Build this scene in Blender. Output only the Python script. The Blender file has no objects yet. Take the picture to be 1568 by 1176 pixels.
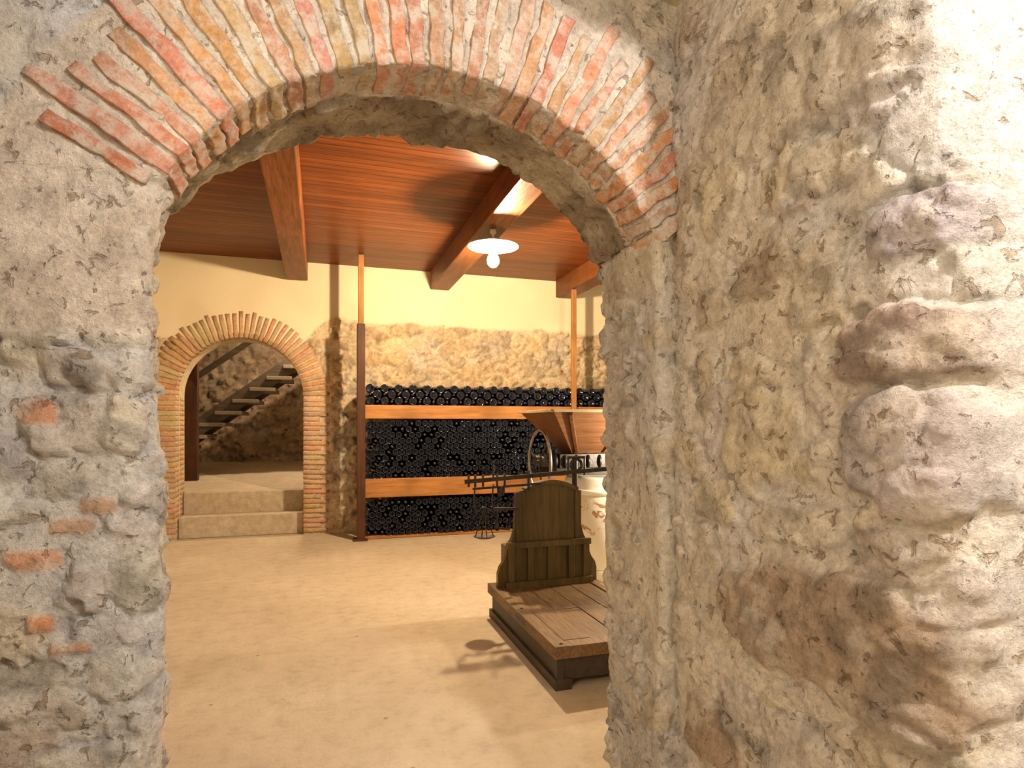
import bpy, math, random
from mathutils import Vector, noise, Matrix
random.seed(7)
V=Vector
sc=bpy.context.scene

# ------------------------------------------------------------------ node helper
class T:
    def __init__(s,name):
        s.m=bpy.data.materials.new(name); s.m.use_nodes=True
        s.t=s.m.node_tree; s.b=s.t.nodes['Principled BSDF']
        s.obj=s.n('ShaderNodeTexCoord').outputs['Object']
    def n(s,typ,ins=None,**p):
        nd=s.t.nodes.new(typ)
        for k,v in p.items(): setattr(nd,k,v)
        for k,v in (ins or {}).items(): s.set(nd.inputs[k],v)
        return nd
    def set(s,i,v):
        if isinstance(v,bpy.types.NodeSocket): s.t.links.new(v,i)
        else:
            if isinstance(v,(tuple,list)) and len(v)==3 and i.type=='RGBA': v=(*v,1)
            i.default_value=v
    def map(s,scale,vec=None):
        return s.n('ShaderNodeMapping',{'Vector':vec or s.obj,'Scale':scale}).outputs[0]
    def noise(s,scale,detail=6,rough=.6,vec=None,dist=0):
        return s.n('ShaderNodeTexNoise',{'Vector':vec or s.obj,'Scale':scale,'Detail':detail,'Roughness':rough,'Distortion':dist}).outputs['Fac']
    def ramp(s,fac,stops):
        r=s.n('ShaderNodeValToRGB',{'Fac':fac}); e=r.color_ramp.elements
        while len(e)<len(stops): e.new(.5)
        for el,(p,c) in zip(e,stops):
            el.position=p; el.color=(c,c,c,1) if isinstance(c,(int,float)) else (*c,1)
        return r.outputs[0]
    def mix(s,f,a,b,mode='MIX'):
        m=s.n('ShaderNodeMix',data_type='RGBA',blend_type=mode)
        s.set(m.inputs[0],f); s.set(m.inputs[6],a); s.set(m.inputs[7],b); return m.outputs[2]
    def math(s,op,a,b=0.0,c=None):
        m=s.n('ShaderNodeMath',operation=op); s.set(m.inputs[0],a); s.set(m.inputs[1],b)
        if c is not None: s.set(m.inputs[2],c)
        return m.outputs[0]
    def bump(s,h,dist=.01,strength=1,prev=None):
        b=s.n('ShaderNodeBump',{'Height':h,'Distance':dist,'Strength':strength})
        if prev is not None: s.set(b.inputs['Normal'],prev)
        return b.outputs[0]
    def out(s,col=None,rough=None,normal=None,metal=None,spec=None):
        if col is not None: s.set(s.b.inputs['Base Color'],col)
        if rough is not None: s.set(s.b.inputs['Roughness'],rough)
        if normal is not None: s.set(s.b.inputs['Normal'],normal)
        if metal is not None: s.set(s.b.inputs['Metallic'],metal)
        if spec is not None: s.set(s.b.inputs['Specular IOR Level'],spec)
        return s.m

def mat_stone(name,bumpd=.006,fine=45,lo=.62,hi=1.25,lime=.35,pits=True):
    t=T(name)
    at=t.n('ShaderNodeAttribute',attribute_name='Col'); col=at.outputs['Color']; al=at.outputs['Alpha']
    n1=t.noise(14,8,.72); n2=t.noise(fine,6,.72); n3=t.noise(3.2,9,.68); n4=t.noise(110,4,.7)
    m=t.mix(1,t.ramp(n1,[(.3,lo),(.5,1.0),(.72,hi)]),t.ramp(n2,[(.32,.74),(.5,1.0),(.7,1.18)]),'MULTIPLY')
    m=t.mix(1,m,t.ramp(n4,[(.32,.82),(.46,1.0),(.7,1.08)]),'MULTIPLY')
    pm=t.ramp(t.noise(24,5,.62,None,.6),[(.60,0),(.66,1)])
    m=t.mix(pm,m,t.mix(1,m,(.68,.60,.50),'MULTIPLY'))
    m=t.mix(al,(1,1,1),m)
    c=t.mix(1,col,m,'MULTIPLY')
    c=t.mix(t.math('MULTIPLY',al,t.ramp(n3,[(.52,0),(.66,lime)])),c,(.66,.61,.53))
    st=t.math('MULTIPLY_ADD',al,.92,.05)
    b=t.bump(n1,bumpd*2.3,st); b=t.bump(n2,bumpd*1.4,st,b); b=t.bump(n4,bumpd*.55,st,b)
    if pits: b=t.bump(t.math('MULTIPLY',pm,-1),bumpd*.8,st,b)
    return t.out(c,.92,b,spec=.12)
def mat_brick(name,white=.5,lo=.44,hi=.6):
    t=T(name)
    col=t.n('ShaderNodeAttribute',attribute_name='Col').outputs['Color']
    n1=t.noise(16,9,.75); n2=t.noise(60,6,.7); n3=t.noise(7,6,.65,None,.5)
    c=t.mix(1,col,t.ramp(n2,[(.3,.7),(.5,1.0),(.7,1.2)]),'MULTIPLY')
    c=t.mix(t.ramp(n3,[(.56,0),(.68,.45)]),c,(.22,.16,.12))
    c=t.mix(t.ramp(n1,[(lo,0),(hi,white)]),c,(.62,.55,.46))
    b=t.bump(n1,.014,.9); b=t.bump(n2,.007,.9,b)
    return t.out(c,.9,b,spec=.12)
def mat_wood(name,c1,c2,axis='X',rough=.5,scale=1.0,spec=.3,bd=.004):
    t=T(name)
    s={'X':(1.2,14,14),'Y':(14,1.2,14),'Z':(14,14,1.2)}[axis]
    v=t.map(tuple(a*scale for a in s))
    n1=t.noise(2.2,8,.65,v,.6); n2=t.noise(1.6,3,.5)
    c=t.mix(t.ramp(n1,[(.3,0),(.68,1)]),c1,c2)
    c=t.mix(t.ramp(n2,[(.35,.45),(.6,0)]),c,tuple(x*.35 for x in c1))
    return t.out(c,rough,t.bump(n1,bd,.8),spec=spec)
def mat_plain(name,c,rough=.5,metal=0,var=.3,bd=.002,sc_=25):
    t=T(name); n=t.noise(sc_,6,.65)
    col=t.mix(t.ramp(n,[(.35,0),(.7,1)]),tuple(x*(1-var) for x in c),tuple(min(1,x*(1+var)) for x in c))
    return t.out(col,rough,t.bump(n,bd,.7),metal)
def mat_floor():
    t=T('sandy_concrete')
    n1=t.noise(1.1,6,.6); n2=t.noise(9,8,.7); n3=t.noise(70,4,.7)
    c=t.mix(t.ramp(n1,[(.35,0),(.68,1)]),(.48,.395,.29),(.58,.495,.38))
    c=t.mix(1,c,t.ramp(n2,[(.3,.80),(.5,1.0),(.7,1.08)]),'MULTIPLY')
    v=t.n('ShaderNodeTexVoronoi',{'Vector':t.obj,'Scale':3.5}).outputs['Distance']
    c=t.mix(t.ramp(v,[(.03,.7),(.055,0)]),c,(.25,.17,.10))
    b=t.bump(n2,.016,.6); b=t.bump(n3,.003,.6,b)
    return t.out(c,.8,b,spec=.2)
def mat_ceiling():
    t=T('varnished_ceiling_boards')
    sep=t.n('ShaderNodeSeparateXYZ',{'Vector':t.obj}); y=sep.outputs['Y']
    s=t.math('DIVIDE',y,.098); fr=t.math('FRACT',s); fl=t.math('FLOOR',s)
    wn=t.n('ShaderNodeTexWhiteNoise',{'W':fl},noise_dimensions='1D').outputs['Value']
    cmb=t.n('ShaderNodeCombineXYZ',{'X':t.math('MULTIPLY',sep.outputs['X'],.8),'Y':t.math('MULTIPLY',y,12),'Z':t.math('MULTIPLY',wn,30)}).outputs[0]
    g=t.noise(2.0,7,.6,cmb,.8)
    c=t.mix(t.ramp(g,[(.30,0),(.72,1)]),(.10,.024,.006),(.22,.062,.014))
    c=t.mix(1,c,t.ramp(wn,[(0,.8),(1,1.2)]),'MULTIPLY')
    gr=t.ramp(t.math('ABSOLUTE',t.math('SUBTRACT',fr,.5)),[(.44,1.0),(.48,0.0)])
    c=t.mix(gr,(.015,.003,.001),c)
    b=t.bump(gr,.0015,.4); b=t.bump(g,.001,.3,b)
    return t.out(c,.34,b,spec=.10)

M_near=mat_stone('rubble_and_lime_mortar',.007,45,.74,1.2,.28)
M_far=mat_stone('rubble_wall_and_plaster',.007,32,.68,1.22,.2,False)
M_brick=mat_brick('old_handmade_brick',.8,.45,.60)
M_brick2=mat_brick('old_handmade_brick_pale',.35)
M_floor=mat_floor(); M_ceil=mat_ceiling()
M_beam=mat_wood('varnished_pine_beam',(.11,.032,.009),(.27,.092,.024),'Y',.4,1,.15)
M_orange=mat_wood('orange_pine',(.32,.13,.035),(.52,.25,.08),'X',.5)
M_orangeZ=mat_wood('orange_pine_upright',(.32,.13,.035),(.50,.24,.07),'Z',.5)
M_dark=mat_wood('dark_stained_upright',(.05,.018,.009),(.11,.04,.018),'Z',.5)
M_scale=mat_wood('aged_scale_wood',(.09,.05,.02),(.26,.155,.075),'Y',.5,2)
M_scaleZ=mat_wood('aged_scale_wood_upright',(.06,.042,.017),(.14,.098,.038),'Z',.35)
M_blk=mat_plain('blackened_timber',(.05,.036,.024),.55)
M_iron=mat_plain('wrought_iron',(.045,.04,.04),.42,.8)
M_glass=mat_plain('dark_bottle_glass',(.007,.011,.020),.12,0,.2,.0)
M_foil=mat_plain('bottle_capsule',(.05,.05,.07),.35,.5)
M_hop=mat_wood('hopper_wood',(.13,.055,.025),(.26,.12,.055),'X',.5,1,.12)
M_rim=mat_wood('pale_rim_wood',(.34,.24,.14),(.52,.40,.26),'X',.6)  # rim boards, paler than the hopper panels
M_white=mat_plain('white_enamel',(.85,.83,.78),.35,0,.05)
M_conc=mat_plain('concrete_step',(.48,.41,.31),.85,0,.2,.01,12)
M_plaster=mat_plain('cream_plaster',(.74,.66,.48),.9,0,.08,.006,6)
M_dim=mat_plain('cellar_render',(.46,.40,.32),.9,0,.2,.01,6)

# ------------------------------------------------------------------ mesh builder
def frame(w):
    w=V(w).normalized(); a=V((0,0,1)) if abs(w.z)<.9 else V((1,0,0))
    u=a.cross(w).normalized(); return u,w.cross(u),w
class MB:
    def __init__(s): s.v=[];s.f=[];s.m=[];s.s=[];s.c=[]
    def add(s,vs,fs,m=0,sm=False,col=(1,1,1)):
        o=len(s.v); s.v+= [tuple(v) for v in vs]; s.c+=[col if not isinstance(col,list) else None]*len(vs)
        if isinstance(col,list): s.c[o:]=col
        for f in fs: s.f.append([i+o for i in f]); s.m.append(m); s.s.append(sm)
    def box(s,x0,x1,y0,y1,z0,z1,m=0,rot=None,piv=None):
        vs=[V((x,y,z)) for x in(x0,x1) for y in(y0,y1) for z in(z0,z1)]
        if rot: 
            p=V(piv) if piv else V(((x0+x1)/2,(y0+y1)/2,(z0+z1)/2)); vs=[rot@(v-p)+p for v in vs]
        s.add(vs,[(0,1,3,2),(4,6,7,5),(0,4,5,1),(2,3,7,6),(0,2,6,4),(1,5,7,3)],m)
    def bar(s,p0,p1,w,h,m=0,up=(0,0,1)):
        p0,p1=V(p0),V(p1); d=(p1-p0).normalized(); r=d.cross(V(up)).normalized(); u=r.cross(d)
        vs=[p+r*a*w/2+u*b*h/2 for p in(p0,p1) for a,b in((-1,-1),(1,-1),(1,1),(-1,1))]
        s.add(vs,[(0,1,2,3),(7,6,5,4),(0,4,5,1),(1,5,6,2),(2,6,7,3),(3,7,4,0)],m)
    def lathe(s,prof,c=(0,0,0),axis=(0,0,1),m=0,seg=24,sm=True):
        u,v,w=frame(axis); c=V(c); vs=[];fs=[]
        for r,h in prof:
            for i in range(seg):
                a=2*math.pi*i/seg; vs.append(c+u*r*math.cos(a)+v*r*math.sin(a)+w*h)
        for k in range(len(prof)-1):
            for i in range(seg):
                j=(i+1)%seg; fs.append((k*seg+i,k*seg+j,(k+1)*seg+j,(k+1)*seg+i))
        s.add(vs,fs,m,sm)
    def tube(s,p0,p1,r,m=0,seg=12,r1=None):
        p0,p1=V(p0),V(p1); L=(p1-p0).length; r1=r if r1 is None else r1
        s.lathe([(.0001,0),(r,0),(r1,L),(.0001,L)],p0,p1-p0,m,seg)
    def path(s,pts,r,m=0,seg=8):
        for a,b in zip(pts,pts[1:]): s.tube(a,b,r,m,seg)
    def torus(s,c,axis,R,r,m=0,a0=0,a1=2*math.pi,n=40,seg=8,flat=1):
        u,v,w=frame(axis); c=V(c); vs=[];fs=[]
        for i in range(n+1):
            a=a0+(a1-a0)*i/n; d=u*math.cos(a)+v*math.sin(a)
            for j in range(seg):
                b=2*math.pi*j/seg; vs.append(c+d*(R+r*math.cos(b))+w*r*flat*math.sin(b))
        for i in range(n):
            for j in range(seg):
                k=(j+1)%seg; fs.append((i*seg+j,i*seg+k,(i+1)*seg+k,(i+1)*seg+j))
        s.add(vs,fs,m,True)
    def prism(s,pts,o,u,v,w,d,m=0):
        o,u,v,w=V(o),V(u),V(v),V(w); n=len(pts)
        vs=[o+u*a+v*b for a,b in pts]+[o+u*a+v*b+w*d for a,b in pts]
        fs=[tuple(range(n)),tuple(range(2*n-1,n-1,-1))]+[(i,(i+1)%n,n+(i+1)%n,n+i) for i in range(n)]
        s.add(vs,fs,m)
    def brick(s,c,ax,ay,az,l,col,n=4,amp=.005,m=0,rnd=.18):
        c,ax,ay,az=V(c),V(ax),V(ay),V(az); idx={};vs=[];fs=[]
        def vid(i,j,k):
            if (i,j,k) in idx: return idx[(i,j,k)]
            a,b,g=[2*t/n-1 for t in(i,j,k)]
            e=sum(abs(t)>.99 for t in(a,b,g))
            mn=min(l); 
            pa=a*(l[0]/2); pb=b*(l[1]/2); pc=g*(l[2]/2)
            if e>1:
                if abs(a)>.99: pa-=math.copysign(mn*rnd*.5,pa)*.5
                if abs(b)>.99: pb-=math.copysign(mn*rnd*.5,pb)*.5
                if abs(g)>.99: pc-=math.copysign(mn*rnd*.5,pc)*.5
            p=c+ax*pa+ay*pb+az*pc
            p=p+noise.noise_vector(p*14)*amp*1.3+noise.noise_vector(p*45)*amp*.6
            idx[(i,j,k)]=len(vs); vs.append(p); return idx[(i,j,k)]
        for f in range(3):
            for side in(0,n):
                for a in range(n):
                    for b in range(n):
                        q=[]
                        for da,db in((0,0),(1,0),(1,1),(0,1)):
                            t=[0,0,0]; t[f]=side; t[(f+1)%3]=a+da; t[(f+2)%3]=b+db; q.append(vid(*t))
                        fs.append(q if side else q[::-1])
        s.add(vs,fs,m,True,col)
    def done(s,name,mats,bevel=0,parent=None):
        me=bpy.data.meshes.new(name); me.from_pydata(s.v,[],s.f)
        for mt in mats: me.materials.append(mt)
        me.polygons.foreach_set('material_index',s.m); me.polygons.foreach_set('use_smooth',s.s)
        at=me.color_attributes.new('Col','FLOAT_COLOR','POINT')
        at.data.foreach_set('color',[x for c in s.c for x in (c[0],c[1],c[2],c[3] if len(c)>3 else 1)])
        me.update(); ob=bpy.data.objects.new(name,me); sc.collection.objects.link(ob)
        if bevel:
            b=ob.modifiers.new('bevel','BEVEL'); b.width=bevel; b.segments=2; b.limit_method='ANGLE'
        if parent: ob.parent=parent
        return ob

# ------------------------------------------------------------------ rubble evaluation
def sm(a,b,x):
    t=max(0,min(1,(x-a)/(b-a))); return t*t*(3-2*t)
def hsh(p,k=0): 
    x=math.sin(p.x*12.9898+p.y*78.233+p.z*37.719+k*4.123)*43758.5453; return x-math.floor(x)
def lerp(a,b,t): return tuple(x+(y-x)*t for x,y in zip(a,b))
def fb(p,o=4): return noise.fractal(p,1.0,2.0,o)
PAL=[(.36,.27,.19),(.53,.44,.29),(.44,.38,.34),(.56,.49,.38),(.50,.42,.30),(.57,.51,.42)]
PALW=[(.62,.46,.27),(.46,.34,.21),(.66,.53,.35),(.41,.31,.21),(.56,.39,.23)]
def rubble(p,scale=6.0,frac=.5,mortar=(.52,.46,.37),pal=PAL,hstone=.022,amp=.018,seed=0,edge=(.05,.2),cs=(.32,.45)):
    w=noise.noise_vector(p*3.1)*.22+noise.noise_vector(p*11)*.05
    q=V((p.x*scale,p.y*scale,p.z*scale*1.35))+w*1.6+V((seed,seed,seed))
    d,pts=noise.voronoi(q)
    r=hsh(pts[0]); e=d[1]-d[0]
    h=amp*fb(p*2.3,3)+amp*.45*fb(p*9,5)+.004*fb(p*28,3)
    mc=lerp(mortar,lerp(mortar,(.48,.475,.47),.6),sm(-.1,.5,noise.noise(p*1.7+V((9,3,1)))))
    mc=lerp(mc,(.54,.44,.29),.45*sm(.1,.5,noise.noise(p*2.6+V((2,8,5)))))
    col=mc
    if r<frac:
        m=sm(edge[0],edge[1],e+.14*noise.noise(p*22))
        k=pal[int(hsh(pts[0],3)*len(pal))%len(pal)]
        h+=m*(hstone*(.3+hsh(pts[0],5))+hstone*1.3*fb(p*13,5)); col=lerp(mc,k,m*(cs[0]+cs[1]*hsh(pts[0],8)))
        h-=.006*sm(.10,.0,abs(e-edge[0]))
    c=noise.noise(p*7+V((4,4,4)))+.25*noise.noise(p*30)
    if c>.44: h-=.015*sm(.44,.58,c); col=lerp(col,tuple(x*.7 for x in col),sm(.44,.58,c))
    return h,col
def special(p,p2,h,col,stones,power=3.0):
    for s_ in stones:
        a,b=(p2[0]-s_[0])/s_[2],(p2[1]-s_[1])/s_[3]
        if abs(a)>1.5 or abs(b)>1.5: continue
        brk=len(s_)>6
        wn=noise.noise_vector(p*6+V((s_[0]*9,0,s_[1]*7)))*(.12 if brk else .34)+noise.noise_vector(p*21)*.16
        a+=wn.x+wn.y*.5; b+=wn.z
        pw=5 if brk else power
        d=(abs(a)**pw+abs(b)**pw)**(1/pw)
        m=sm(1.06,.86,d)
        if m>0:
            hh=s_[4]*.55
            h=h*(1-.4*m)+m*(hh*(.8-.25*min(1,d)**2)+ (.004 if brk else .010)*fb(p*11+V((s_[0]*5,1,s_[1]*3)),6)+.003*fb(p*40,3))
            k=lerp(s_[5],tuple(x*.58 for x in s_[5]),sm(-.05,.45,noise.noise(p*9)))
            k=lerp(k,(.55,.48,.38),.5*sm(.05,.4,fb(p*7+V((3,3,3)),4)))
            col=lerp(col,k,m*.85)
        g=sm(.2,.0,abs(d-1.1)); h-=.006*g
    return h,col

# ------------------------------------------------------------------ near arch wall
XC,ZC,R,HW,ZS=.338,1.727,.842,.725,2.155
YF,YB=1.8,2.275
cont=[]
NJ=170
for i in range(NJ): cont.append((XC-HW,ZS*i/NJ,180.0,'j'))
for i in range(10): cont.append((XC-HW,ZS,180-30.55*i/10,'f'))
NA=140
for i in range(NA+1):
    a=149.45-118.9*i/NA; cont.append((XC+R*math.cos(math.radians(a)),ZC+R*math.sin(math.radians(a)),a,'a'))
for i in range(1,11): cont.append((XC+HW,ZS,30.55-30.55*i/10,'f'))
for i in range(1,NJ+1): cont.append((XC+HW,ZS*(1-i/NJ),0.0,'j'))
OB=(.55,.27,.14)
Lbr=[(-.67,1.53,.045,.03,.010,OB,1),(-.68,1.16,.07,.022,.012,OB,1),(-.67,1.0,.032,.024,.014,(.64,.26,.10),1),
     (-.605,.93,.05,.016,.012,OB,1),(-.545,1.29,.045,.022,.010,(.48,.30,.18),1),(-.60,1.24,.05,.018,.010,(.48,.30,.19),1),(-.735,1.93,.045,.03,.012,(.36,.15,.09),1),
     (-.50,1.75,.09,.05,.022,(.50,.45,.35)),(-.52,1.47,.07,.05,.022,(.48,.44,.37)),(-.70,1.70,.06,.05,.022,(.55,.48,.35)),(-.46,1.10,.06,.09,.022,(.48,.45,.37)),
     (-.66,.78,.1,.05,.026,(.46,.41,.34)),(-.50,.85,.07,.06,.022,(.51,.49,.44)),(-.50,2.02,.08,.06,.030,(.44,.38,.29)),(-.62,1.36,.07,.05,.02,(.47,.45,.40)),
     (-.74,1.42,.05,.06,.022,(.44,.41,.39)),(-.6,.62,.12,.06,.026,(.47,.43,.37)),(-.48,.60,.05,.07,.022,(.48,.45,.38)),(-.64,2.08,.08,.05,.022,(.52,.47,.38)),(-.60,1.86,.05,.03,.02,(.44,.40,.33)),(-.47,1.62,.04,.05,.02,(.50,.46,.40)),(-.57,1.64,.05,.04,.02,(.46,.42,.36))]
wf=MB()
rows=[]
for (x,z,a,k) in cont:
    n2=V((math.cos(math.radians(a)),0,math.sin(math.radians(a))))
    rc=.075 if k=='j' and a>90 else (.03 if k=='j' else .012)
    row=[]
    sect=[('b',o) for o in(6,4,2.6,1.7,1.1,.7,.45,.28,.16,.08,.03)]
    ns=34
    y1=YF+rc
    sect+=[('s',YB-(YB-y1)*i/ns) for i in range(ns+1)]
    sect+=[('c',t*90/8) for t in range(1,8)]
    sect+=[('o',rc+.0115*i) for i in range(42)]+[('o',rc+.5+.06*i) for i in range(1,9)]
    for md,v in sect:
        if md=='b': off,y,nn=v,YB,V((0,1,0))
        elif md=='s': off,y,nn=0,v,-n2
        elif md=='c':
            t=math.radians(v); off=rc*(1-math.cos(t)); y=YF+rc*(1-math.sin(t)); nn=(-n2*math.cos(t)+V((0,-math.sin(t),0))).normalized()
        else: off,y,nn=v,YF,V((0,-1,0))
        p=V((x,y,z))+n2*off
        fl=max(0,min(1,(XC-x)/HW))
        if k=='j':
            if x<XC: p.x-=.028*sm(1.0,1.7,z)*sm(2.155,1.95,z)
            else: p.x+=(.022+.012*sm(1.6,1.0,z))*sm(2.155,1.95,z)
        if y<=YB and md!='b': p.x-=(y-YF)*.26*fl*(1 if x<XC else 0); 
        elif md=='b': p.x-=(YB-YF)*.26*fl
        if x>XC: p.x+=max(0,(y-YF))*.07
        if md=='b' and v>1:
            p.x=max(-2.6,min(6.5,p.x)); p.z=max(0,min(3.75,p.z)); row.append((p,(.5,.42,.3))); continue
        rr=math.hypot(p.x-XC,p.z-ZC); ang=math.degrees(math.atan2(p.z-ZC,p.x-XC))
        ring=(k!='j' or (x<XC and ang>140)) and rr<1.22 and md in('o','c') 
        if md=='s' and k!='j' and y<1.99: ring=True
        left=p.x<.2
        mort=(.54,.51,.465) if left and md!='s' else (.57,.51,.41)
        h,col=rubble(p,6.2 if left else 5.2,.6,mort,seed=3,hstone=.015,amp=.016)
        if ring:
            h=.005*fb(p*14,4)+.005*fb(p*40,3); col=lerp((.64,.56,.46),(.52,.44,.35),sm(-.3,.4,noise.noise(p*9)))
        elif md in('o','c') and left: h,col=special(p,(p.x,p.z),h,col,Lbr)
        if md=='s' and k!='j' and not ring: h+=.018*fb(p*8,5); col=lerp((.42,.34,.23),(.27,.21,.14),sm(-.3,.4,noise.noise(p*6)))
        q=p+nn*h; q.z=max(0,min(3.75,q.z))
        row.append((q,col))
    rows.append(row)
nr=len(rows[0])
wf.add([q for r_ in rows for q,_ in r_],[(i*nr+j,i*nr+j+1,(i+1)*nr+j+1,(i+1)*nr+j) for i in range(len(rows)-1) for j in range(nr-1)],0,True,[c for r_ in rows for _,c in r_])

BRN=(.33,.23,.15);YE=(.56,.47,.31);BE=(.57,.50,.39)
Rst=[(.985,1.665,.165,.082,.060,(.35,.25,.20)),(.955,1.44,.17,.135,.070,(.42,.36,.34)),(1.18,.99,.34,.165,.060,(.31,.215,.14)),
     (1.39,1.915,.10,.065,.020,(.34,.26,.18)),(.95,1.92,.11,.06,.035,(.42,.36,.36)),(1.37,1.47,.17,.15,.024,YE),(1.56,2.19,.09,.12,.028,YE),
     (1.38,2.37,.26,.13,.034,(.51,.44,.34)),(1.06,2.34,.15,.13,.035,(.53,.47,.39)),(1.16,2.13,.12,.07,.025,BE),(1.62,1.63,.06,.10,.022,(.47,.40,.29)),
     (1.56,1.27,.10,.08,.022,YE),(1.6,.55,.15,.10,.035,BRN),(.95,.80,.13,.07,.04,(.46,.38,.27)),(1.27,1.24,.15,.05,.02,BE),(1.2,1.82,.09,.07,.025,(.52,.44,.32)),
     (1.0,2.62,.14,.07,.03,BE),(1.62,1.0,.06,.14,.025,(.46,.39,.29)),(1.3,.66,.2,.09,.035,(.50,.44,.36)),(1.3,2.6,.16,.08,.025,BE),
     (1.60,1.86,.07,.06,.022,(.45,.37,.27)),(1.18,1.62,.06,.10,.02,(.56,.49,.40)),(1.50,2.50,.10,.07,.025,(.47,.39,.29)),(.98,1.22,.10,.06,.03,(.47,.40,.33))]
def pathsurf(mb,ptsf,z0,z1,step,dz,kw,stones=None):
    nz=int((z1-z0)/dz); rows=[]
    for iz in range(nz+1):
        z=z0+(z1-z0)*iz/nz; P=[V((a,b,0)) for a,b in ptsf(z)]
        cnt=[max(1,int(round(s_/ (step if i<3 else step*(2 if i==3 else 4))))) for i,s_ in enumerate(seg0)]
        S=[]
        for i,cn in enumerate(cnt):
            for j in range(cn): S.append(P[i].lerp(P[i+1],j/cn))
        S.append(P[-1])
        for _ in range(14): S=[S[0]]+[(S[i-1]+S[i]*2+S[i+1])/4 for i in range(1,len(S)-1)]+[S[-1]]
        row=[]
        for i,p in enumerate(S):
            t=(S[min(i+1,len(S)-1)]-S[max(i-1,0)]).normalized(); nn=V((t.y,-t.x,0))
            q=V((p.x,p.y,z)); h,col=rubble(q,**kw)
            if stones: h,col=special(q,(q.y,q.z),h,col,stones)
            if stones and p.x>1.2: 
                f=sm(1.2,1.32,p.x); h*=1-.55*f; col=lerp(col,(.60,.56,.50),.6*f)
            row.append((q+nn*h,col))
        rows.append(row)
    nr=len(rows[0])
    mb.add([q for r_ in rows for q,_ in r_],[(i*nr+j,i*nr+j+1,(i+1)*nr+j+1,(i+1)*nr+j) for i in range(len(rows)-1) for j in range(nr-1)],0,True,[c for r_ in rows for _,c in r_])
def rp(z):
    yc=.83+.10*z/2.6
    return [(1.20,1.98),(1.135,1.74),(1.17,yc+.1),(1.21,yc),(1.36,yc-.06),(2.2,.80),(3.5,.80)]
seg0=[.25,.75,.12,.16,.85,1.3]
pathsurf(wf,rp,0,3.5,.0075,.009,dict(scale=5.0,frac=.5,mortar=(.59,.52,.42),seed=11,hstone=.011,amp=.016,cs=(.25,.42)),Rst)
def lp(z): return [(-2.5,.80),(-1.0,.82),(-.92,.9),(-.9,1.86)]
seg0=[1.5,.1,.95]
pathsurf(wf,lp,0,3.5,.06,.06,dict(scale=5.0,frac=.5,seed=5,mortar=(.46,.42,.35)))
vs=[];cs=[];fs=[];nx,ny=50,24
def vz(x): return 2.88+.20*(1-((x-.17)/1.12)**2)
for i in range(nx+1):
    x=-.95+2.25*i/nx
    for j in range(ny+1):
        y=.81+1.06*j/ny; p=V((x,y,vz(x))); vs.append(p+V((0,0,.01*fb(p*4,4)))); cs.append((.50,.43,.27))
    for z in (3.1,3.3,3.5): vs.append(V((x,.81,z))); cs.append((.5,.45,.35))
w_=ny+4
for i in range(nx):
    for j in range(ny): a=i*w_+j; fs.append((a,a+1,a+1+w_,a+w_))
    a=i*w_; b=a+ny+1; fs+= [(a,a+w_,b+w_,b),(b,b+w_,b+w_+1,b+1),(b+1,b+w_+1,b+w_+2,b+2)]
wf.add(vs,fs,0,True,cs)
wf.done('wall_front',[M_near])

# brick voussoirs of near arch
ba=MB(); nb=33
for i in range(-1,nb+1):
    a=math.radians(149.45-118.9*(i+.5)/nb+random.uniform(-.3,.3))
    n2=V((math.cos(a),0,math.sin(a))); t2=V((-math.sin(a),0,math.cos(a)))
    r0=R-.006+random.uniform(-.005,.006); r1=R+random.choice([.29,.31,.34,.38]); 
    if i<0: r0+=.03
    y0=YF-.009+random.uniform(-.004,.003); y1=YF+.17+random.uniform(-.02,.01)
    w=random.uniform(.038,.046)
    base=lerp((.54,.25,.12),(.60,.38,.23),random.random()); base=tuple(x*random.uniform(.78,1.08) for x in base)
    c=V((XC,0,ZC))+n2*((r0+r1)/2); c.y=(y0+y1)/2
    if c.x<XC: c.x-=.008
    ba.brick(c,n2,V((0,1,0)),t2,(r1-r0,y1-y0,w),base,12,.008)
ba.done('brick_arch_voussoirs',[M_brick])

# ------------------------------------------------------------------ back wall with arched doorway
YW=8.75; AX,AZ,AR=-1.0,1.88,.78
def inside(x,z,g=0): 
    return (abs(x-AX)<AR+g and z<AZ) or math.hypot(x-AX,z-AZ)<AR+g
bw=MB(); st=.028; X0,X1,Z1=-2.6,6.5,3.75
nx=int((X1-X0)/st); nz=int(Z1/st); vs=[];cs=[];fs=[]
for i in range(nx+1):
    x=X0+(X1-X0)*i/nx
    for j in range(nz+1):
        z=Z1*j/nz; p=V((x,YW,z))
        lim=2.93-.32*sm(.1,-.3,x)+.05*noise.noise(p*2.2)+.03*noise.noise(p*7)
        f=sm(lim+.03,lim-.03,z)
        pc=lerp((.78,.69,.50),(.72,.63,.45),sm(-.3,.4,noise.noise(p*2)))+(.04,)
        if z>3.15: hh,c=0,pc
        else:
            h,c=rubble(p,4.4,.9,(.68,.56,.38),PALW,.045,.014,seed=21,edge=(.03,.14),cs=(.4,.5)); hh=h*f; c=lerp(pc,c+(1,),f)
        if inside(x,z,.34): hh=min(hh,.004)
        vs.append(V((x,YW-hh-.012*(1-f),z))); cs.append(c)
for i in range(nx):
    for j in range(nz):
        x=X0+(X1-X0)*(i+.5)/nx; z=Z1*(j+.5)/nz
        if inside(x,z,.05): continue
        a=i*(nz+1)+j; fs.append((a,a+1,a+nz+2,a+nz+1))
bw.add(vs,fs,0,True,cs)
bw.done('wall_back',[M_far])
bb=MB()
N=40
pts=[(AX+AR,0)]+[(AX+AR*math.cos(math.pi*i/N),AZ+AR*math.sin(math.pi*i/N)) for i in range(N+1)]+[(AX-AR,0)]
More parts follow.
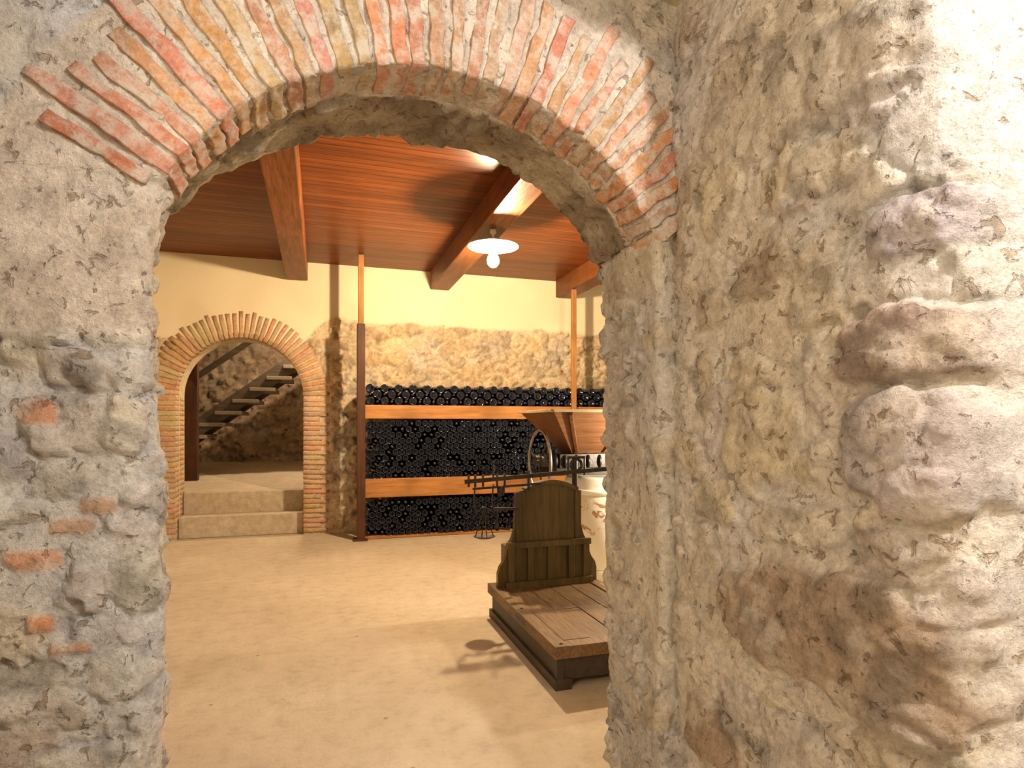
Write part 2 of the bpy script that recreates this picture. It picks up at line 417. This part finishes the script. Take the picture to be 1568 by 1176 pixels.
pto=[(AX+AR+.22,0)]+[(AX+(AR+.22)*math.cos(math.pi*i/N),AZ+(AR+.22)*math.sin(math.pi*i/N)) for i in range(N+1)]+[(AX-AR-.22,0)]
n=len(pts); vs=[V((x,YW-.006,z)) for x,z in pto]+[V((x,YW-.006,z)) for x,z in pts]+[V((x,YW+.55,z)) for x,z in pts]+[V((x,YW+.55,z)) for x,z in pto]
fs=[]
for k in range(3):
    for i in range(n-1): fs.append((k*n+i,k*n+i+1,(k+1)*n+i+1,(k+1)*n+i))
bb.add(vs,fs,1,False,(.66,.55,.37))
def bcol(): 
    b=lerp((.55,.28,.13),(.62,.42,.25),random.random()); return tuple(x*random.uniform(.85,1.15) for x in b)
nb=41
for i in range(nb):
    a=math.pi*(i+.5)/nb; n2=V((math.cos(a),0,math.sin(a))); t2=V((-math.sin(a),0,math.cos(a)))
    r0=AR-.008; r1=AR+random.choice([.31,.34]); c=V((AX,YW+.08,AZ))+n2*(r0+r1)/2
    bb.brick(c,n2,V((0,1,0)),t2,(r1-r0,.205,.054),bcol(),3,.004)
z=.03; k=0
while z<AZ-.03:
    for sg in(1,-1):
        L=(.33,.24)[k%2]+random.uniform(-.02,.02); x=AX+sg*(AR-.006+L/2)
        bb.brick((x,YW+.08,z+.022),(1,0,0),(0,1,0),(0,0,1),(L,.205,.048),bcol(),3,.004)
        for yy in(.32,.46): bb.brick((AX+sg*(AR+.05),YW+yy,z+.022),(1,0,0),(0,1,0),(0,0,1),(.11,.12,.046),bcol(),2,.004)
    z+=.066; k+=1
bb.done('brick_doorway_surround',[M_brick2,M_far])

# ------------------------------------------------------------------ shell
def shell(name,boxes,mats,bevel=0):
    m=MB()
    for b in boxes: m.box(*b)
    return m.done(name,mats,bevel)
def grid_floor(name,x0,x1,y0,y1,zf,mat,step=.15):
    m=MB(); nx=int((x1-x0)/step); ny=int((y1-y0)/step); vs=[]
    for i in range(nx+1):
        for j in range(ny+1):
            x=x0+(x1-x0)*i/nx; y=y0+(y1-y0)*j/ny; vs.append(V((x,y,zf(x,y)+.004*noise.noise(V((x,y,0))*1.3))))
    m.add(vs,[(i*(ny+1)+j,(i+1)*(ny+1)+j,(i+1)*(ny+1)+j+1,i*(ny+1)+j+1) for i in range(nx) for j in range(ny)],0,True)
    return m.done(name,[mat])
grid_floor('floor',-2.6,6.5,-2.5,9.0,lambda x,y:0,M_floor)
shell('ceiling',[(-2.6,6.5,2.2,8.9,3.71,3.80)],[M_ceil])
shell('wall_left',[(-2.75,-2.6,2.2,8.9,0,3.8)],[M_plaster])
shell('wall_right',[(6.5,6.65,2.2,8.9,0,3.8)],[M_plaster])
shell('ceiling_antechamber',[(-2.6,3.6,-2.6,1.9,3.5,3.58)],[M_dim])
shell('wall_antechamber_left',[(-2.65,-2.5,-2.6,.9,0,3.55)],[M_dim])
shell('wall_antechamber_right',[(3.5,3.65,-2.6,.9,0,3.55)],[M_dim])
shell('wall_antechamber_rear',[(-2.6,3.6,-2.65,-2.5,0,3.55)],[M_dim])
for bx in(-2.23,-.30,1.65,3.58,5.51):
    shell('ceiling_beam',[(bx-.135,bx+.135,2.3,8.70,3.45,3.715)],[M_beam],.012)

# stairwell behind doorway
grid_floor('floor_stairwell',-4,1.5,9.28,13.1,lambda x,y:.57+max(0,(y-9.4))*.055,M_floor)
sw=MB(); vs=[];cs=[];st=.045; nx=int(5.5/st); nz=int(3.6/st)
for i in range(nx+1):
    for j in range(nz+1):
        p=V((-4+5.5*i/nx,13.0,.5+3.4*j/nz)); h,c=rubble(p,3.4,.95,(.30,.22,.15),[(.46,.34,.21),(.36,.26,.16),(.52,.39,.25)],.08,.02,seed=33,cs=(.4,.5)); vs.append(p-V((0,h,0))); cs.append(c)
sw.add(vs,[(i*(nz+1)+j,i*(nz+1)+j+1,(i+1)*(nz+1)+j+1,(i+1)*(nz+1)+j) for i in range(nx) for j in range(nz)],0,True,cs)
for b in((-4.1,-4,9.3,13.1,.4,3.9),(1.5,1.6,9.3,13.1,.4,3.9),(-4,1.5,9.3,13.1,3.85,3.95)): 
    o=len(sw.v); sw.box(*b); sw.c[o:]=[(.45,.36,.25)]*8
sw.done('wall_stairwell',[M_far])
shell('doorway_steps',[(-1.77,-.23,8.86,9.3,.002,.285),(-1.77,-.23,9.16,9.5,.002,.572)],[M_conc],.012)
stp=MB()
a0=V((-3.0,11.2,.62)); a1=V((.9,11.2,3.55))
for yy in(10.95,11.9): stp.bar(a0+V((0,yy-11.2,0)),a1+V((0,yy-11.2,0)),.06,.26,0)
for i in range(1,15):
    p=a0.lerp(a1,i/15); stp.box(p.x-.20,p.x+.20,10.86,11.95,p.z-.13,p.z-.07,2)
stp.box(-2.02,-1.82,10.45,10.6,.62,3.85,1); stp.box(-2.35,-2.25,10.6,10.7,.62,3.85,1); stp.bar((-1.95,10.7,2.2),(-.1,10.7,3.6),.05,.09,0)
stp.done('wooden_staircase',[mat_wood('stair_stringer_timber',(.06,.045,.03),(.13,.10,.075),'X',.6),M_dark,mat_wood('grey_stair_tread',(.20,.16,.12),(.33,.27,.21),'X',.6)],.006)

# ------------------------------------------------------------------ bottle rack
rk=MB()
rk.box(.45,.55,8.03,8.15,.02,2.80,1); rk.box(.40,.58,8.0,8.2,0,.025,1)
rk.box(.465,.535,8.08,8.15,2.80,3.70,2)
rk.box(3.44,3.51,8.04,8.095,1.62,3.44,2)
for z0,z1 in((1.577,1.756),(.545,.79)): rk.box(.552,5.6,8.10,8.155,z0,z1,0)
for z in(1.72,.75,.005): rk.box(.552,5.6,8.157,8.66,z,z+.03,0)
rk.box(.552,5.6,8.10,8.155,.002,.03,0)
rk.box(5.6,5.7,8.03,8.66,0,2.8,1)
rk.done('bottle_rack',[M_orange,M_dark,M_orangeZ],.006)
bt=MB()
def bottle(x,z,r,y=8.12,neck=False,seg=14):
    if neck:
        bt.lathe([(.001,0),(.016,.0),(.017,.01),(.016,.06),(.015,.09)],(x,y,z),(0,1,0),1,10)
        bt.lathe([(.015,.09),(.02,.13),(r*.8,.18),(r,.22),(r,.40)],(x,y,z),(0,1,0),0,seg)
    else:
        bt.lathe([(.002,.03),(r*.45,.018),(r*.72,.003),(r*.86,0),(r*.97,.006),(r,.02),(r,.30)],(x,y,z),(0,1,0),0,seg)
def stack(z0,rows,r,pitch,dz):
    for j in range(rows):
        x=.60+(pitch/2 if j%2 else 0)
        while x<5.55:
            bottle(x+random.uniform(-.003,.003),z0+r+j*dz+random.uniform(-.003,.003),r,8.12+random.uniform(0,.025),random.random()<.22); x+=pitch
stack(.036,6,.0425,.087,.077); stack(.782,10,.0425,.087,.0765)
x=.62
while x<5.5:
    bottle(x+.0,1.752+.058,.056,8.10+random.uniform(0,.02)); bottle(x+.093,1.752+.05,.048,8.13,True)
    bottle(x+.093,1.752+.145,.056,8.11+random.uniform(0,.02)); bottle(x,1.752+.15,.045,8.15,True)
    bottle(x+.0,1.752+.225,.056,8.10+random.uniform(0,.02)); bottle(x+.093,1.752+.235,.040,8.14,True)
    x+=.186
bt.done('wine_bottles',[M_glass,M_foil])

# ------------------------------------------------------------------ pendant lamp
LX,LY=1.65,5.86
root=bpy.data.objects.new('pendant_lamp',None); sc.collection.objects.link(root)
lm=MB()
lm.lathe([(.0001,.155),(.03,.155),(.03,.12),(.012,.10),(.012,.06),(.05,.055),(.07,.03),(.16,.012),(.25,-.012),(.258,-.022),(.25,-.018),(.16,.004),(.06,.018),(.03,.015),(.03,-.05),(.02,-.06),(.0001,-.06)],(LX,LY,3.30),(0,0,1),0,40)
lm.done('enamel_shade',[M_white],0,root)
tb=T('lit_bulb'); tb.set(tb.b.inputs['Emission Color'],(1,.74,.44)); tb.set(tb.b.inputs['Emission Strength'],3600.0)
bl=MB(); bl.lathe([(.001,-.125),(.034,-.112),(.055,-.085),(.06,-.05),(.052,-.015),(.028,.015),(.018,.04)],(LX,LY,3.195),(0,0,1),0,14)
bl.done('bulb',[tb.m],0,root)

# ------------------------------------------------------------------ platform scale
s=MB()
s.box(1.28,2.09,3.20,4.57,.05,.19,1); s.box(1.26,1.36,3.18,4.59,0,.06,1); s.box(2.01,2.11,3.18,4.59,0,.06,1)
s.box(1.27,1.31,3.185,3.23,.03,.2,1)
s.box(1.25,1.335,3.16,4.60,.185,.256,0); s.box(2.035,2.12,3.16,4.60,.185,.256,0); s.box(1.336,2.034,3.16,3.25,.185,.254,0); s.box(1.336,2.034,4.40,4.60,.185,.254,0)
for i in range(4):
    x=1.34+i*.1735; s.box(x,x+.166,3.255,3.82,.2,.25+random.uniform(-.004,.006),0); s.box(x,x+.166,3.83,4.395,.2,.25+random.uniform(-.004,.006),0)
for x,y in((1.30,3.2),(1.30,3.9),(1.30,4.5),(1.7,3.2),(1.7,4.45)): s.lathe([(.012,0),(.008,.006),(.001,.007)],(x,y,.255),(0,0,1),3,10)
s.bar((1.252,3.7,.22),(1.252,3.9,.22),.006,.03,3)
L=[(1.29,.256),(1.29,.36),(1.305,.41),(1.335,.45),(1.355,.50),(1.365,.57),(1.40,.62),(1.425,.70),(1.43,.97),(1.46,.985),(1.485,.99)]
top=[(1.50+.44*i/14,.995+.062*math.sin(math.pi*i/14)) for i in range(15)]
Rr=[(3.40-a,b) for a,b in L[::-1]]
s.prism(L+top+Rr,(0,4.44,0),(1,0,0),(0,0,1),(0,1,0),.05,2)
s.prism([(a,b+.012) for a,b in top]+[(a,b-.018) for a,b in top[::-1]],(0,4.41,0),(1,0,0),(0,0,1),(0,1,0),.09,2)
s.box(1.355,2.045,4.40,4.44,.555,.60,2); s.box(1.34,2.06,4.39,4.44,.25,.30,2)
for x in(1.365,1.52,1.535+.15,1.86,1.985): s.box(x,x+.05,4.41,4.44,.30,.555,2)
for x in(1.43,1.92): s.box(x,x+.05,4.425,4.44,.60,.98,2)
s.box(1.36,2.04,4.49,4.60,.25,.56,2)
y=4.40
s.bar((1.02,y,1.075),(2.35,y,1.155),.014,.032,3); s.bar((1.08,y,1.02),(1.62,y,1.045),.012,.018,3)
s.tube((1.52,y,1.0),(1.52,y,1.15),.010,3); s.tube((1.93,4.46,.98),(1.93,4.46,1.24),.022,3); s.torus((1.93,4.43,1.18),(0,1,0),.045,.012,3,n=20)
s.bar((1.86,4.43,1.24),(2.0,4.43,1.24),.03,.02,3); s.tube((1.86,4.43,1.24),(1.86,4.43,1.10),.008,3); s.tube((2.0,4.43,1.24),(2.0,4.43,1.10),.008,3)
for x in(1.05,1.10,1.16,1.27,1.33): s.tube((x,y,1.035),(x,y,1.125),.009,3)
s.lathe([(.001,-.04),(.024,-.035),(.03,-.01),(.03,.02),(.018,.035),(.001,.037)],(1.30,y,1.0),(0,0,1),3,14)
s.tube((1.24,y,1.08),(1.24,y,1.20),.007,3); s.lathe([(.001,0),(.012,.01),(.001,.035)],(1.24,y,1.2),(0,0,1),3,10)
for x in(1.10,1.24): s.path([(x,y,1.05),(x-.01,y,.93),(x+.01,y,.82)],.006,3)
s.path([(1.11,y,.84),(1.15,y,.88),(1.19,y,.87),(1.25,y,.84)],.007,3)
for dx in(-.07,.07):
    s.path([(1.17,y,.88),(1.17+dx,y,.66)],.004,3)
s.path([(1.17,y,.88),(1.17,y-.07,.66)],.004,3); s.path([(1.17,y,.88),(1.17,y+.07,.66)],.004,3)
s.lathe([(.001,0),(.06,.002),(.082,.012),(.084,.016),(.06,.008),(.001,.006)],(1.17,y,.648),(0,0,1),3,24)
s.bar((1.24,y,.865),(1.43,y,.86),.03,.02,3); s.lathe([(.012,0),(.02,.02),(.012,.05),(.001,.052)],(1.27,y,.70),(0,0,1),3,12); s.tube((1.27,y,.74),(1.27,y,.86),.006,3)
s.bar((1.27,y,.72),(1.37,4.43,.70),.02,.015,3)
s.done('platform_scale',[M_scale,M_blk,M_scaleZ,M_iron],.004)

# ------------------------------------------------------------------ grape crusher on vat
g=MB()
T_=[(1.98,5.05),(2.92,5.05),(2.92,5.98),(1.98,5.98)]; B_=[(2.30,5.38),(2.64,5.38),(2.64,5.66),(2.30,5.66)]
for i in range(4):
    j=(i+1)%4
    o=[V((*T_[i],1.62)),V((*T_[j],1.62)),V((*B_[j],1.22)),V((*B_[i],1.22))]; c=V((2.45,5.5,1.4))
    inn=[p+(V((c.x,c.y,p.z))-p)*.05 for p in o]
    g.add(o+inn,[(0,1,2,3),(7,6,5,4),(0,4,5,1),(1,5,6,2),(2,6,7,3),(3,7,4,0)],0)
    g.bar(V((*T_[i],1.625)),V((*T_[j],1.625)),.05,.026,1)
g.bar((2.14,5.03,1.60),(2.34,5.36,1.24),.03,.04,0); g.bar((2.76,5.03,1.60),(2.62,5.36,1.24),.03,.04,0)
g.box(2.15,2.75,5.32,5.72,1.09,1.22,2); g.box(2.1,2.95,5.28,5.34,1.02,1.09,2); g.box(2.1,2.95,5.70,5.76,1.02,1.09,2)
for yy in(5.43,5.60): g.tube((2.0,yy,1.15),(2.85,yy,1.15),.05,2,16)
g.lathe([(.02,-.02),(.10,-.02),(.11,.0),(.10,.02),(.02,.02)],(2.12,5.43,1.15),(1,0,0),2,24)
for xx in(2.2,2.32,2.44,2.56): g.lathe([(.05,-.012),(.075,-.01),(.075,.01),(.05,.012)],(xx,5.36,1.15),(1,0,0),2,16)
wx=2.02; g.tube((wx-.03,5.52,1.14),(2.2,5.52,1.14),.018,2); g.torus((wx,5.52,1.14),(1,0,0),.30,.015,3,n=48)
for i in range(3):
    a=2*math.pi*i/3+.3; g.tube((wx,5.52,1.14),(wx,5.52+.29*math.cos(a),1.14+.29*math.sin(a)),.009,2)
g.done('grape_crusher',[M_hop,M_rim,M_iron,mat_plain('worn_steel',(.30,.27,.25),.4,.8)],.004)
tv=T('whitewashed_vat'); nn=tv.noise(7,5,.6,None,1.5)
cc=tv.mix(tv.ramp(nn,[(.52,0),(.56,1)]),(.86,.83,.76),(.42,.24,.15)); 
sz=tv.n('ShaderNodeSeparateXYZ',{'Vector':tv.obj}).outputs['Z']
band=tv.math('MULTIPLY',tv.ramp(sz,[(.46,0),(.50,1)]),tv.ramp(sz,[(.76,1),(.80,0)]))
cc=tv.mix(band,(.86,.83,.76),cc); tv.out(cc,.45,tv.bump(nn,.004,.5))
vt=MB(); vt.lathe([(.001,0),(.42,0),(.46,.03),(.52,.3),(.54,.55),(.52,.8),(.45,.97),(.43,1.0),(.40,1.0),(.40,.93),(.001,.93)],(2.78,5.52,0),(0,0,1),0,56)
for z,r in((.12,.482),(.86,.506)): vt.torus((2.78,5.52,z),(0,0,1),r,.012,0,n=56,flat=2)
vt.done('whitewashed_vat',[tv.m])

# ------------------------------------------------------------------ lights
def pt(name,loc,p,col,r):
    l=bpy.data.lights.new(name,'POINT'); l.energy=p; l.color=col; l.shadow_soft_size=r
    o=bpy.data.objects.new(name,l); o.location=loc; sc.collection.objects.link(o)
pt('antechamber_lamp',(1.43,-.45,3.12),270,(1,.97,.95),.04)
pt('antechamber_side_lamp',(-1.6,-.1,2.3),155,(1,.86,.68),.12)
pt('antechamber_overhead_lamp',(.70,-.35,2.75),50,(1,.90,.80),.06)
pt('vat_fill_light',(3.0,4.6,1.25),130,(1,.86,.60),.06)  # added light, unseen behind the right jamb, to brighten the vat front
pt('stairwell_lamp',(-.2,10.6,3.4),210,(1,.76,.50),.06)
w=bpy.data.worlds.new('w'); sc.world=w; w.use_nodes=True
w.node_tree.nodes['Background'].inputs[0].default_value=(.5,.45,.4,1); w.node_tree.nodes['Background'].inputs[1].default_value=.05
# ------------------------------------------------------------------ camera
cd=bpy.data.cameras.new('camera'); cam=bpy.data.objects.new('camera',cd); sc.collection.objects.link(cam)
cam.location=(0,0,1.5); cam.rotation_euler=(math.radians(90),0,math.radians(-17.5))
cd.sensor_width=36; cd.lens=930/1568*36; cd.shift_y=62/1568; cd.clip_start=.05
sc.camera=cam
sc.view_settings.view_transform='Standard'
